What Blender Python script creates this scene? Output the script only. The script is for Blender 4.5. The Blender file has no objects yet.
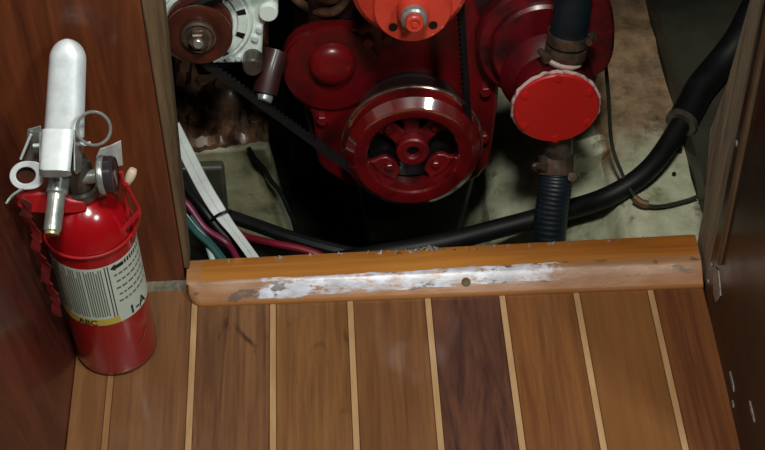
import bpy, bmesh, math, random
from mathutils import Vector, Matrix, Euler, noise

# ------------------------------------------------------------------ camera
random.seed(7)
scene = bpy.context.scene
COL = scene.collection
cam_data = bpy.data.cameras.new('camera')
cam_data.sensor_width = 36.0
cam_data.lens = 72.85
cam_data.clip_start = 0.02
cam = bpy.data.objects.new('camera', cam_data)
COL.objects.link(cam)
cam.matrix_world = Matrix((
    (0.99853663, 0.05150415, -0.01649014, 0.0),
    (-0.0487654, 0.72571775, -0.68626211, 0.0),
    (-0.02337815, 0.686062, 0.72716737, 1.15),
    (0, 0, 0, 1)))
scene.camera = cam

# ------------------------------------------------------------------ world, light, exposure
world = bpy.data.worlds.new('cabin_ambient')
scene.world = world
world.use_nodes = True
bg = world.node_tree.nodes['Background']
bg.inputs[0].default_value = (1.0, 0.90, 0.74, 1)
bg.inputs[1].default_value = 0.018

def area(name, loc, target, size, energy, color):
    l = bpy.data.lights.new(name, 'AREA')
    l.shape = 'SQUARE'
    l.size = size
    l.energy = energy
    l.color = color
    o = bpy.data.objects.new(name, l)
    COL.objects.link(o)
    o.location = loc
    o.rotation_euler = (Vector(target) - Vector(loc)).to_track_quat('-Z', 'Y').to_euler()
    return o

area('cabin_lamp', (0.07, 0.36, 1.74), (0.05, 1.05, 0.05), 0.20, 16.0, (1.0, 0.99, 0.92))
area('porthole_daylight', (0.86, 0.02, 1.62), (0.0, 1.05, 0.05), 0.22, 10.5, (0.90, 1.0, 1.0))

vs = scene.view_settings
vs.view_transform = 'Standard'
vs.look = 'None'
vs.gamma = 1.0
vs.use_curve_mapping = False
vs.exposure = 0.1

# ------------------------------------------------------------------ materials
def lin(c):
    return tuple((v / 12.92 if v <= 0.04045 else ((v + 0.055) / 1.055) ** 2.4) for v in [x / 255.0 for x in c]) + (1.0,)

class NT:
    """small helper around a material's node tree"""
    def __init__(self, name):
        self.m = bpy.data.materials.new(name)
        self.m.use_nodes = True
        self.t = self.m.node_tree
        self.b = self.t.nodes['Principled BSDF']
        self.tc = self.t.nodes.new('ShaderNodeTexCoord')
    def n(self, kind, **kw):
        x = self.t.nodes.new(kind)
        for k, v in kw.items():
            setattr(x, k, v)
        return x
    def l(self, a, b):
        self.t.links.new(a, b)
    def coords(self, scale=(1, 1, 1), rot=(0, 0, 0), vary=False):
        mp = self.n('ShaderNodeMapping')
        mp.inputs['Scale'].default_value = scale
        mp.inputs['Rotation'].default_value = rot
        src = self.tc.outputs['Object']
        if vary:
            oi = self.n('ShaderNodeObjectInfo')
            mu = self.n('ShaderNodeMath', operation='MULTIPLY')
            mu.inputs[1].default_value = 37.0
            self.l(oi.outputs['Random'], mu.inputs[0])
            ad = self.n('ShaderNodeVectorMath', operation='ADD')
            self.l(src, ad.inputs[0])
            self.l(mu.outputs[0], ad.inputs[1])
            src = ad.outputs[0]
        self.l(src, mp.inputs['Vector'])
        return mp.outputs[0]
    def noise(self, vec, scale, detail=4, rough=0.55, dist=0.0):
        x = self.n('ShaderNodeTexNoise')
        x.inputs['Scale'].default_value = scale
        x.inputs['Detail'].default_value = detail
        x.inputs['Roughness'].default_value = rough
        x.inputs['Distortion'].default_value = dist
        self.l(vec, x.inputs['Vector'])
        return x.outputs['Fac']
    def ramp(self, fac, stops):
        r = self.n('ShaderNodeValToRGB')
        e = r.color_ramp.elements
        while len(e) < len(stops):
            e.new(0.5)
        for i, (p, c) in enumerate(stops):
            e[i].position = p
            e[i].color = c if len(c) == 4 else lin(c)
        self.l(fac, r.inputs[0])
        return r.outputs[0]
    def mask(self, fac, lo, hi):
        return self.ramp(fac, [(lo, (0, 0, 0, 1)), (hi, (1, 1, 1, 1))])
    def mix(self, fac, a, b, mode='MIX'):
        x = self.n('ShaderNodeMix', data_type='RGBA', blend_type=mode)
        if isinstance(fac, (int, float)):
            x.inputs[0].default_value = fac
        else:
            self.l(fac, x.inputs[0])
        for s, v in ((x.inputs[6], a), (x.inputs[7], b)):
            if isinstance(v, tuple):
                s.default_value = v if len(v) == 4 else lin(v)
            else:
                self.l(v, s)
        return x.outputs[2]
    def math(self, op, a, b):
        x = self.n('ShaderNodeMath', operation=op)
        for s, v in ((x.inputs[0], a), (x.inputs[1], b)):
            if isinstance(v, (int, float)):
                s.default_value = v
            else:
                self.l(v, s)
        return x.outputs[0]
    def bump(self, h, strength=0.3, dist=0.001):
        x = self.n('ShaderNodeBump')
        x.inputs['Strength'].default_value = strength
        x.inputs['Distance'].default_value = dist
        self.l(h, x.inputs['Height'])
        self.l(x.outputs[0], self.b.inputs['Normal'])
    def done(self, color, rough=0.5, metal=0.0, coat=0.0, coat_rough=0.1, spec=0.5):
        for s, v in ((self.b.inputs['Base Color'], color), (self.b.inputs['Roughness'], rough), (self.b.inputs['Metallic'], metal)):
            if isinstance(v, tuple):
                s.default_value = v if len(v) == 4 else lin(v)
            elif isinstance(v, (int, float)):
                s.default_value = v
            else:
                self.l(v, s)
        self.b.inputs['Coat Weight'].default_value = coat
        self.b.inputs['Coat Roughness'].default_value = coat_rough
        self.b.inputs['Specular IOR Level'].default_value = spec
        return self.m

def wood(name, light, dark, grain=(60, 3, 60), fine=6.0, swirl=0.6, rough=0.38, coat=0.4, coat_rough=0.1, knots=None, contrast=(0.38, 0.62), rot=(0, 0, 0)):
    t = NT(name)
    v = t.coords(grain, rot, vary=True)
    a = t.noise(v, 1.0, 6, 0.6, swirl)
    b = t.noise(v, fine, 3, 0.6, 0.1)
    f = t.math('ADD', t.math('MULTIPLY', a, 0.72), t.math('MULTIPLY', b, 0.28))
    c = t.ramp(f, [(contrast[0], dark), (contrast[1], light)])
    big = t.noise(t.coords((5, 3, 5), vary=True), 1.0, 2)
    c = t.mix(t.math('MULTIPLY', t.mask(big, 0.4, 0.7), 0.35), c, dark, 'MIX')
    if knots:
        k = t.noise(t.coords((26, 9, 26), vary=True), 1.0, 3, 0.6, 1.2)
        c = t.mix(t.math('MULTIPLY', t.mask(k, 0.60, 0.68), 0.85), c, knots)
    w = t.noise(t.coords((18, 12, 18), vary=True), 1.0, 4, 0.65)
    r = t.math('ADD', t.math('MULTIPLY', w, 0.35), rough - 0.17)
    t.bump(f, 0.12, 0.0006)
    return t.done(c, r, 0, coat, coat_rough)

M = {}
PL = {  # one timber for each plank, from the left
    0: wood('teak_plank_honey', (150, 105, 66), (118, 78, 46)),
    1: wood('teak_plank_tan', (140, 97, 60), (106, 70, 43)),
    2: wood('teak_plank_knotty', (138, 96, 62), (98, 64, 42), swirl=2.0, knots=(56, 34, 24)),
    3: wood('teak_plank_straw', (146, 100, 58), (106, 68, 38), knots=(86, 55, 32)),
    4: wood('teak_plank_brown', (140, 94, 56), (104, 66, 38)),
    5: wood('teak_plank_plum', (120, 76, 54), (70, 42, 35), grain=(34, 5, 34), swirl=2.4),
    6: wood('teak_plank_amber', (154, 102, 56), (108, 64, 36)),
    7: wood('teak_plank_gold', (152, 102, 56), (118, 74, 40), contrast=(0.28, 0.72)),
    8: wood('teak_plank_red', (130, 80, 44), (94, 52, 29), grain=(90, 2, 90)),
}
M['holly'] = wood('holly_strip_wood', (204, 164, 118), (176, 136, 94), grain=(40, 8, 40))
M['holly_dirty'] = wood('dirty_strip_wood', (160, 116, 74), (134, 94, 60), grain=(40, 8, 40))
M['subfloor'] = wood('dark_joint_caulk', (60, 42, 28), (40, 28, 20))
M['mahogany'] = wood('mahogany_varnish', (146, 77, 43), (72, 37, 22), grain=(34, 34, 2.4), swirl=1.4, rough=0.36, contrast=(0.3, 0.66))
M['mahogany_side'] = wood('mahogany_side_varnish', (112, 54, 38), (62, 28, 20), grain=(26, 26, 2.4), swirl=0.8, rough=0.4)
M['darkwood'] = wood('dark_brown_wood', (46, 29, 20), (22, 15, 11), grain=(20, 20, 2), rough=0.42, coat=0.12)  # dark brown shared by right wall, bulkhead strip, ceiling and bilge face
M['greywood'] = wood('weathered_grey_wood', (182, 172, 146), (108, 101, 84), grain=(60, 60, 4), rough=0.65, coat=0)
M['edgewood'] = wood('bare_edge_wood', (128, 104, 74), (76, 60, 42), grain=(60, 60, 4), rough=0.65, coat=0)

def sill_mat():
    t = NT('worn_varnish_sill')
    v = t.coords((2.5, 60, 60))
    a = t.noise(v, 1.0, 6, 0.6, 0.6)
    varn = t.ramp(a, [(0.3, (146, 84, 30)), (0.7, (192, 126, 52))])
    bare = t.ramp(t.noise(t.coords((10, 60, 60)), 1.0, 5), [(0.3, (146, 98, 60)), (0.7, (178, 130, 88))])
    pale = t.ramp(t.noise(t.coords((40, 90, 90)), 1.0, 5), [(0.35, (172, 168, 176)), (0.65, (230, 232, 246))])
    sx = t.n('ShaderNodeSeparateXYZ')
    t.l(t.tc.outputs['Object'], sx.inputs[0])
    wob = t.noise(t.coords((16, 30, 30)), 1.0, 5, 0.65)
    # feet have rubbed the front edge bare: wear follows the nosing
    yy = t.math('ADD', sx.outputs[1], t.math('MULTIPLY', t.math('SUBTRACT', wob, 0.5), 0.010))
    worn = t.math('LESS_THAN', yy, 0.0178)
    ends = t.math('ADD', sx.outputs[0], t.math('MULTIPLY', t.math('SUBTRACT', wob, 0.5), 0.10))
    leftbare = t.math('LESS_THAN', ends, 0.028)
    c = t.mix(t.math('MAXIMUM', worn, t.math('MULTIPLY', leftbare, 0.7)), varn, bare)
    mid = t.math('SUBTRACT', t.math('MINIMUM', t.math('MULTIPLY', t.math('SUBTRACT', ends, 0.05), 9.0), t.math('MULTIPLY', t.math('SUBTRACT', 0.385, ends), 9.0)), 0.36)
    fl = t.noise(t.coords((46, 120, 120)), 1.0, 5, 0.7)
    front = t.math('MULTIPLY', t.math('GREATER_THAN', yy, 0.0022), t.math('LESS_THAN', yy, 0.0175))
    wear_glare = t.math('MULTIPLY', front, t.mask(t.math('ADD', fl, t.math('MINIMUM', mid, 0.0)), 0.37, 0.50))  # whitened wear and the hatch glare on the bevel, painted as one pale span
    c = t.mix(wear_glare, c, pale)
    fk = t.noise(t.coords((38, 70, 70)), 1.0, 3, 0.6)
    c = t.mix(t.math('MULTIPLY', t.math('MULTIPLY', t.mask(fk, 0.60, 0.64), worn), 0.8), c, (92, 74, 62))
    edge = t.math('LESS_THAN', yy, 0.0008)
    c = t.mix(edge, c, (168, 112, 62))
    t.bump(fl, 0.35, 0.0008)
    return t.done(c, t.math('ADD', t.math('MULTIPLY', worn, -0.03), 0.36), 0, 0.15, 0.2)
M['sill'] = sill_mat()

def paint(name, base, dirt, lo=0.5, hi=0.72, scale=30, rough=0.35, coat=0.2, amount=0.9, chips=None, bump=0.08, coat_rough=0.2, spec=0.5):
    t = NT(name)
    v = t.coords()
    a = t.noise(v, scale, 6, 0.65)
    c = t.mix(t.math('MULTIPLY', t.mask(a, lo, hi), amount), base, dirt)
    g = t.noise(v, scale * 6, 3, 0.6)
    c = t.mix(t.math('MULTIPLY', t.mask(g, 0.55, 0.75), 0.25), c, dirt)
    if chips:
        k = t.noise(v, scale * 3.1, 4, 0.7)
        c = t.mix(t.mask(k, 0.66, 0.69), c, chips)
    r = t.math('ADD', t.math('MULTIPLY', a, 0.4), rough - 0.18)
    if bump:
        t.bump(g, bump, 0.0006)
    return t.done(c, r, 0, coat, coat_rough, spec)

M['engine_red'] = paint('engine_red_paint', (108, 12, 17), (44, 9, 11), 0.44, 0.68, 16)
M['pulley_red'] = paint('pulley_red_paint', (118, 17, 21), (56, 11, 12), 0.42, 0.68, 26, rough=0.34, coat=0.15)
M['rim_red'] = paint('glossy_pulley_rim_paint', (118, 17, 21), (56, 11, 12), 0.42, 0.68, 26, rough=0.22, bump=0, coat=1.0, coat_rough=0.08, spec=0.5)
M['rim_red'].node_tree.nodes['Principled BSDF'].inputs['Coat IOR'].default_value = 2.6
M['plate_red'] = paint('pump_plate_red_paint', (198, 25, 25), (150, 22, 24), 0.5, 0.8, 18, rough=0.4)
M['fan_red'] = paint('glare_orange_red_paint', (210, 68, 50), (168, 42, 34), 0.5, 0.75, 30, rough=0.3, chips=(220, 160, 124))  # red pushed to orange for the strong light; peach chips paint its highlights
M['dome_red'] = paint('dome_red_paint', (122, 16, 22), (80, 12, 16), 0.5, 0.8, 26, rough=0.28)
M['pump_red'] = paint('pump_red_paint', (104, 13, 23), (34, 10, 14), 0.42, 0.64, 24)
M['rust'] = paint('rusty_brown_metal', (80, 36, 26), (48, 25, 19), 0.45, 0.7, 30, rough=0.28)
M['grime'] = paint('black_oily_grime', (112, 80, 58), (46, 34, 26), 0.4, 0.65, 34, rough=0.36, chips=(140, 108, 88))
M['block_dark'] = paint('sooty_dark_red_iron', (62, 20, 20), (22, 13, 12), 0.4, 0.65, 20, rough=0.5)
M['alt_white'] = paint('chalky_white_casting', (232, 244, 234), (166, 176, 164), 0.55, 0.8, 40, rough=0.45)
M['ext_red'] = paint('extinguisher_red_enamel', (164, 10, 20), (138, 9, 17), 0.55, 0.85, 8, rough=0.2, coat=0.6, amount=0.6)
M['red_plastic'] = paint('red_plastic', (178, 26, 34), (120, 22, 27), 0.46, 0.7, 40, rough=0.4)
M['red_faded'] = paint('torn_faded_red_strap', (150, 38, 40), (84, 34, 30), 0.42, 0.6, 60, rough=0.6, chips=(170, 150, 130))
M['gasket'] = paint('crusty_white_gasket', (206, 178, 170), (120, 60, 60), 0.5, 0.65, 90, rough=0.8)
M['label'] = paint('printed_paper_label', (206, 218, 204), (186, 198, 182), 0.5, 0.8, 20, rough=0.45, coat=0)

def simple(name, base, rough=0.5, metal=0.0, scale=60, var=0.25, coat=0.0, spec=0.5):
    t = NT(name)
    a = t.noise(t.coords(), scale, 4, 0.6)
    d = tuple(int(x * (1 - var)) for x in base)
    c = t.ramp(a, [(0.3, d), (0.7, base)])
    r = t.math('ADD', t.math('MULTIPLY', a, 0.2), rough - 0.1)
    return t.done(c, r, metal, coat, 0.1, spec)
M['silver'] = simple('brushed_aluminium', (232, 240, 242), 0.42, 0.2, 90, 0.08)
M['steel'] = simple('dull_steel', (176, 182, 176), 0.3, 0.55, 80, 0.2)
M['dark_steel'] = simple('oily_dark_steel', (112, 106, 96), 0.35, 0.6, 60, 0.4)
M['clamp'] = simple('worn_hose_clamp_steel', (156, 136, 118), 0.24, 0.75, 70, 0.45)
M['brass'] = simple('brass_tip', (206, 190, 130), 0.35, 0.5, 60, 0.2)
M['rubber'] = simple('black_rubber', (20, 21, 22), 0.5, 0, 40, 0.35, 0, 0.3)
M['rubber_blue'] = simple('blue_black_ribbed_rubber', (24, 38, 48), 0.45, 0, 40, 0.4)
M['belt'] = simple('belt_black_rubber', (16, 15, 16), 0.55, 0, 120, 0.4, 0, 0.3)
M['black_plastic'] = simple('black_plastic', (24, 24, 26), 0.3, 0, 40, 0.3)
M['gauge_face'] = simple('smoky_gauge_lens', (60, 52, 56), 0.15, 0, 40, 0.2)
M['white_cable'] = simple('white_cable_sheath', (222, 228, 222), 0.45, 0, 30, 0.12)
M['white_wire'] = simple('pale_wire', (190, 206, 200), 0.45, 0, 30, 0.15)
M['teal_wire'] = simple('teal_wire_sheath', (36, 84, 82), 0.45, 0, 30, 0.2)
M['pink_wire'] = simple('magenta_wire_sheath', (124, 30, 64), 0.45, 0, 30, 0.2)
M['red_wire'] = simple('red_wire_sheath', (128, 22, 42), 0.45, 0, 30, 0.2)
M['green_wire'] = simple('dark_green_wire_sheath', (44, 50, 36), 0.5, 0, 30, 0.3)
M['brown_conn'] = simple('brown_connector_plastic', (120, 84, 44), 0.5, 0, 40, 0.3)
M['cream'] = simple('cream_plastic', (232, 214, 184), 0.5, 0, 40, 0.08)
M['ink'] = simple('black_print_ink', (24, 26, 24), 0.5, 0, 40, 0.1)
M['ink_green'] = simple('grey_green_print_ink', (96, 110, 98), 0.5, 0, 40, 0.1)
M['yellow'] = simple('yellow_print', (214, 190, 84), 0.5, 0, 40, 0.1)
M['white_tag'] = simple('scuffed_white_plate', (224, 228, 222), 0.5, 0.2, 60, 0.2)
M['dust'] = simple('grey_dust_caulk', (130, 122, 104), 0.9, 0, 200, 0.35)
M['smear'] = simple('pale_filler_and_glint', (176, 170, 162), 0.5, 0, 160, 0.3)
M['scuff'] = simple('pale_scuffed_enamel', (172, 92, 90), 0.6, 0, 160, 0.3)
M['zip'] = simple('black_nylon_tie', (20, 20, 22), 0.4, 0, 40, 0.2)

def gelcoat(name, cols=((104, 104, 78), (176, 178, 148), (216, 218, 192))):
    t = NT(name)
    v = t.coords()
    a = t.noise(v, 14, 8, 0.72, 0.15)
    c = t.ramp(a, [(0.34, cols[0]), (0.48, cols[1]), (0.7, cols[2])])
    sx = t.n('ShaderNodeSeparateXYZ')
    t.l(t.tc.outputs['Object'], sx.inputs[0])
    b = t.noise(v, 9, 5, 0.65)
    # rust-brown oil stain spread over the bed beside the engine
    reach = t.math('ADD', sx.outputs[1], t.math('MULTIPLY', t.math('SUBTRACT', b, 0.5), 0.28))
    onbed = t.math('GREATER_THAN', sx.outputs[0], 0.27)
    st = t.math('MULTIPLY', t.mask(reach, 0.125, 0.19), onbed)
    brown = t.ramp(t.noise(v, 40, 5, 0.7), [(0.35, (104, 76, 52)), (0.65, (168, 134, 100))])
    c = t.mix(t.math('MULTIPLY', st, 0.9), c, brown)
    d = t.noise(v, 34, 5, 0.7)
    c = t.mix(t.math('MULTIPLY', t.mask(d, 0.60, 0.70), 0.7), c, (70, 62, 44))
    t.bump(a, 0.3, 0.003)
    return t.done(c, 0.55, 0, 0, 0.3)
M['gelcoat'] = gelcoat('stained_pale_gelcoat')
M['gelcoat_dirty'] = gelcoat('oil_stained_gelcoat', ((76, 73, 54), (136, 133, 102), (174, 170, 138)))
M['hull_dark'] = paint('dark_green_grey_hull_paint', (62, 62, 50), (34, 33, 26), 0.4, 0.7, 14, rough=0.55)
M['bilge'] = paint('bilge_black', (30, 28, 20), (12, 11, 9), 0.4, 0.7, 18, rough=0.45)

# ------------------------------------------------------------------ mesh helpers
ROOTW = {}
I4 = Matrix.Identity(4)

def V(*a):
    return Vector(a)

def obj(name, bm, mat, parent=None, frame=I4, origin=None, bevel=0.0, angle=35, segs=2, merge=True):
    """link bm (given in 'frame' space) as ONE mesh object"""
    if merge:
        bmesh.ops.remove_doubles(bm, verts=bm.verts, dist=1e-6)
    bmesh.ops.recalc_face_normals(bm, faces=bm.faces)
    bm.transform(frame)
    if parent is not None:
        W = ROOTW[parent.name]
        bm.transform(W.inverted())
    else:
        if origin is None:
            xs = [v.co.x for v in bm.verts]; ys = [v.co.y for v in bm.verts]; zs = [v.co.z for v in bm.verts]
            origin = Vector(((min(xs) + max(xs)) / 2, (min(ys) + max(ys)) / 2, min(zs)))
        W = Matrix.Translation(origin)
        bm.transform(W.inverted())
    me = bpy.data.meshes.new(name)
    bm.to_mesh(me)
    bm.free()
    me.materials.append(M[mat] if isinstance(mat, str) else mat)
    for p in me.polygons:
        p.use_smooth = True
    me.set_sharp_from_angle(angle=math.radians(angle))
    o = bpy.data.objects.new(name, me)
    COL.objects.link(o)
    if parent is not None:
        o.parent = parent
        ROOTW[o.name] = W
    else:
        o.matrix_world = W
        ROOTW[o.name] = W.copy()
    if bevel > 0:
        md = o.modifiers.new('edge', 'BEVEL')
        md.width = bevel
        md.segments = segs
        md.limit_method = 'ANGLE'
        md.angle_limit = math.radians(40)
        md.harden_normals = False
    return o

def root(name, loc, label, cat, group=None, rot=None):
    o = bpy.data.objects.new(name, None)
    COL.objects.link(o)
    o.empty_display_size = 0.02
    W = Matrix.Translation(loc) @ (rot.to_matrix().to_4x4() if rot else I4)
    o.matrix_world = W
    ROOTW[o.name] = W
    return tag(o, label, cat, group)

def tag(o, label, cat=None, group=None, kind=None):
    if label: o['label'] = label
    if cat: o['category'] = cat
    if group: o['group'] = group
    if kind: o['kind'] = kind
    return o

def box(bm, a, b):
    x0, y0, z0 = a; x1, y1, z1 = b
    vs_ = [bm.verts.new(p) for p in ((x0, y0, z0), (x1, y0, z0), (x1, y1, z0), (x0, y1, z0), (x0, y0, z1), (x1, y0, z1), (x1, y1, z1), (x0, y1, z1))]
    for f in ((0, 3, 2, 1), (4, 5, 6, 7), (0, 1, 5, 4), (1, 2, 6, 5), (2, 3, 7, 6), (3, 0, 4, 7)):
        bm.faces.new([vs_[i] for i in f])

def prism(bm, pts, vec):
    """polygon (3D points) extruded by vec"""
    vec = Vector(vec)
    a = [bm.verts.new(p) for p in pts]
    b = [bm.verts.new(Vector(p) + vec) for p in pts]
    n = len(pts)
    bm.faces.new(a)
    bm.faces.new(list(reversed(b)))
    for i in range(n):
        bm.faces.new((a[i], b[i], b[(i + 1) % n], a[(i + 1) % n]))

def basis(axis, hint=None):
    w = Vector(axis).normalized()
    h = Vector(hint) if hint else (Vector((0, 0, 1)) if abs(w.z) < 0.9 else Vector((0, 1, 0)))
    u = h.cross(w).normalized()
    v = w.cross(u)
    return u, v, w

def lathe(bm, prof, c, axis, segs=40, closed=False, sx=1.0, sy=1.0):
    """profile [(r, h)] turned about axis through c"""
    u, v, w = basis(axis)
    c = Vector(c)
    rings = []
    for r, h in prof:
        if r < 1e-7:
            rings.append([bm.verts.new(c + w * h)])
        else:
            rings.append([bm.verts.new(c + w * h + (u * math.cos(t) * sx + v * math.sin(t) * sy) * r) for t in [2 * math.pi * k / segs for k in range(segs)]])
    pairs = list(zip(rings, rings[1:]))
    if closed:
        pairs.append((rings[-1], rings[0]))
    for a, b in pairs:
        for k in range(segs):
            k2 = (k + 1) % segs
            if len(a) == 1 and len(b) == 1:
                continue
            if len(a) == 1:
                bm.faces.new((a[0], b[k], b[k2]))
            elif len(b) == 1:
                bm.faces.new((a[k], b[0], a[k2]))
            else:
                bm.faces.new((a[k], b[k], b[k2], a[k2]))

def spline(pts, sub=8, closed=False):
    P = [Vector(p) for p in pts]
    n = len(P)
    out = []
    rng = range(n) if closed else range(n - 1)
    for i in rng:
        p0 = P[(i - 1) % n] if closed or i > 0 else P[0] * 2 - P[1]
        p1 = P[i]; p2 = P[(i + 1) % n]
        p3 = P[(i + 2) % n] if closed or i + 2 < n else P[-1] * 2 - P[-2]
        for k in range(sub):
            t = k / sub
            out.append(0.5 * ((2 * p1) + (p2 - p0) * t + (2 * p0 - 5 * p1 + 4 * p2 - p3) * t * t + (3 * p1 - p0 - 3 * p2 + p3) * t ** 3))
    if not closed:
        out.append(P[-1])
    return out

def tube(bm, pts, r, segs=12, sub=8, closed=False, smooth=True, flat=None, twist=0.0):
    """swept round (or flat = (half width, half thickness)) section; r may be a function of 0..1"""
    Q = spline(pts, sub, closed) if smooth else [Vector(p) for p in pts]
    n = len(Q)
    tang = []
    for i in range(n):
        a = Q[(i - 1) % n] if closed or i > 0 else Q[0]
        b = Q[(i + 1) % n] if closed or i < n - 1 else Q[-1]
        tang.append((b - a).normalized())
    u, v, w = basis(tang[0])
    rings = []
    for i in range(n):
        t = tang[i]
        u = (u - t * u.dot(t)).normalized()
        v = t.cross(u)
        rr = r(i / (n - 1)) if callable(r) else r
        ring = []
        for k in range(segs):
            a = 2 * math.pi * k / segs
            if flat:
                ca, sa = math.cos(a), math.sin(a)
                e = 0.45
                ox = flat[0] * math.copysign(abs(ca) ** e, ca)
                oy = flat[1] * math.copysign(abs(sa) ** e, sa)
                ct, st_ = math.cos(twist), math.sin(twist)
                ring.append(bm.verts.new(Q[i] + u * (ox * ct - oy * st_) + v * (ox * st_ + oy * ct)))
            else:
                ring.append(bm.verts.new(Q[i] + (u * math.cos(a) + v * math.sin(a)) * rr))
        rings.append(ring)
    m = n if closed else n - 1
    for i in range(m):
        a, b = rings[i], rings[(i + 1) % n]
        for k in range(segs):
            bm.faces.new((a[k], a[(k + 1) % segs], b[(k + 1) % segs], b[k]))
    if not closed:
        bm.faces.new(list(reversed(rings[0])))
        bm.faces.new(rings[-1])

def hexa(bm, c, axis, r, h, segs=6):
    lathe(bm, [(0, 0), (r, 0), (r, h * 0.85), (r * 0.85, h), (0, h)], c, axis, segs)

def NB():
    return bmesh.new()

def part_box(name, a, b, mat, parent, bevel=0.001, frame=I4):
    bm = NB(); box(bm, a, b)
    return obj(name, bm, mat, parent, frame, bevel=bevel)

# ------------------------------------------------------------------ the cabin: floor, walls, sill
XR = 0.335
bm = NB(); box(bm, (-0.2735, -0.6, -0.03), (XR, 1.0298, -0.004))
floor = obj('floor', bm, 'subfloor', origin=V(0, 0.4, 0))
tag(floor, 'teak and holly striped cabin floor', kind='structure')
SX = [-0.2385, -0.1625, -0.086, -0.0105, 0.0653, 0.138, 0.2105, 0.283]
edges = [-0.2735] + SX + [XR]
hw = 0.0030
for i in range(len(edges) - 1):
    x0 = edges[i] + (hw if i else 0)
    x1 = edges[i + 1] - (hw if i < len(edges) - 2 else 0)
    bm = NB(); box(bm, (x0 + 0.0002, -0.6, -0.012), (x1 - 0.0002, 1.0295, 0.0))
    obj('plank', bm, PL[i], floor, bevel=0.0005, segs=1)
for i, x in enumerate(SX):
    bm = NB(); box(bm, (x - hw, -0.6, -0.012), (x + hw, 1.0295, 0.0001))
    obj('holly_strip', bm, M['holly'] if i else M['holly_dirty'], floor, bevel=0.0003, segs=1)

XE = [XR + 0.02] + [XR + 0.02 + 0.0745 * k for k in range(1, 8)]
bm = NB(); box(bm, (XR, -0.6, -0.03), (XE[-1], 0.738, -0.004))
obj('subfloor', bm, 'subfloor', floor)
for i, x in enumerate(XE):
    x0 = XR if i == 0 else XE[i - 1] + hw
    bm = NB(); box(bm, (x0 + 0.0002, -0.6, -0.012), (x - hw - 0.0002, 0.738, 0.0))
    obj('plank', bm, PL[(i * 5 + 6) % 9] if i else PL[8], floor, bevel=0.0005, segs=1)
    bm = NB(); box(bm, (x - hw, -0.6, -0.012), (x + hw, 0.738, 0.0001))
    obj('holly_strip', bm, 'holly', floor, bevel=0.0003, segs=1)

# leaning left side wall
LK = -0.135
def lw(y, z, off=0.0):
    return (-0.2738 + LK * z + off, y, z)
bm = NB()
prism(bm, [lw(-0.6, -0.03), lw(1.0195, -0.03), lw(1.0195, 1.0), lw(-0.6, 1.0)], (-0.02, 0, 0))
wl = obj('wall_left', bm, 'mahogany_side', bevel=0.0006)
tag(wl, 'outward leaning dark mahogany side wall behind the extinguisher', kind='structure')

# bulkhead left of the engine opening
bm = NB()
prism(bm, [(-0.45, 1.02, -0.03), (-0.1725, 1.02, -0.03), (-0.1685, 1.02, 0.42), (-0.162, 1.02, 1.0), (-0.45, 1.02, 1.0)], (0, 0.018, 0))
wb = obj('wall_bulkhead', bm, 'mahogany', origin=V(-0.3, 1.02, 0), bevel=0.0006)
tag(wb, 'red-brown varnished bulkhead left of the engine opening', kind='structure')
# pale bare edge of the opening
bm = NB()
prism(bm, [(-0.1720, 1.0195, 0.022), (-0.1660, 1.0195, 0.022), (-0.1500, 1.0195, 0.36), (-0.128, 1.0195, 0.9), (-0.160, 1.0195, 0.9), (-0.1685, 1.0195, 0.36)], (0, 0.024, 0))
jl = obj('trim_1', bm, 'edgewood', bevel=0.0015)
tag(jl, 'bare pale wooden edge of the left side of the opening', kind='structure')
bm = NB(); box(bm, (-0.135, 1.02, 0.66), (0.60, 1.038, 1.0))  # out-of-view header, added to put the back of the bay in shade
hd = obj('wall_shade_header', bm, 'mahogany', bevel=0.001)
tag(hd, 'unseen varnished header added above the opening to shade the engine bay', kind='structure')
# dusty caulk bead at the foot of the bulkhead
bm = NB()
prism(bm, [(-0.2705, 1.0198, 0.0), (-0.2705, 1.0110, 0.0), (-0.2705, 1.0135, 0.0035), (-0.2705, 1.0198, 0.0052)], (0.1, 0, 0))
cb = obj('trim_2', bm, 'dust')
tag(cb, 'dusty grey bead along the foot of the left bulkhead', kind='structure')

# worn wooden sill
prof = [(0.0, 0.0002), (-0.0003, 0.0018), (0.0004, 0.0034), (0.0022, 0.0050), (0.0085, 0.0105), (0.0150, 0.0158), (0.0175, 0.0174), (0.0205, 0.0182), (0.0320, 0.0194), (0.0436, 0.0200), (0.0444, 0.0192), (0.0446, 0.0002)]
bm = NB()
xs = [0.004 * k * 0.5 for k in range(10)] + [0.02 + 0.4835 * k / 60 for k in range(61)]
rows = []
for x in xs:
    cut = 0.0
    if x < 0.016:                       # rounded plan corner at the left end
        cut = 0.016 - math.sqrt(max(0.0, 0.016 ** 2 - (0.016 - x) ** 2))
    wob = 0.0006 * noise.noise(Vector((x * 40, 1.3, 0)))
    skew = -0.010 * x / 0.5
    row = []
    for (y, z) in prof:
        yy = max(y + wob, cut * (1.0 - 0.0)) if y < 0.04 else y
        zz = z
        row.append(bm.verts.new((x, yy + skew * (1 - y / 0.0446), zz + (0.0005 * noise.noise(Vector((x * 60, y * 200, 3))) if 0.002 < z else 0))))
    rows.append(row)
for a, b in zip(rows, rows[1:]):
    for k in range(len(prof)):
        k2 = (k + 1) % len(prof)
        bm.faces.new((a[k], a[k2], b[k2], b[k]))
bm.faces.new(rows[0]); bm.faces.new(list(reversed(rows[-1])))
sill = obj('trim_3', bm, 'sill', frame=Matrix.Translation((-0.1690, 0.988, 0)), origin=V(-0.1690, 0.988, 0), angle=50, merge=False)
tag(sill, 'orange varnished wooden sill with white wear and painted glare along its front edge', kind='structure')
bm = NB(); lathe(bm, [(0.0050, -0.002), (0.0046, 0.0006), (0.0030, 0.0008), (0.0022, 0.0002), (0, 0.0002)], (0.1035, 0.9925, 0.0111), (0, -0.62, 0.78), 16)
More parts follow.
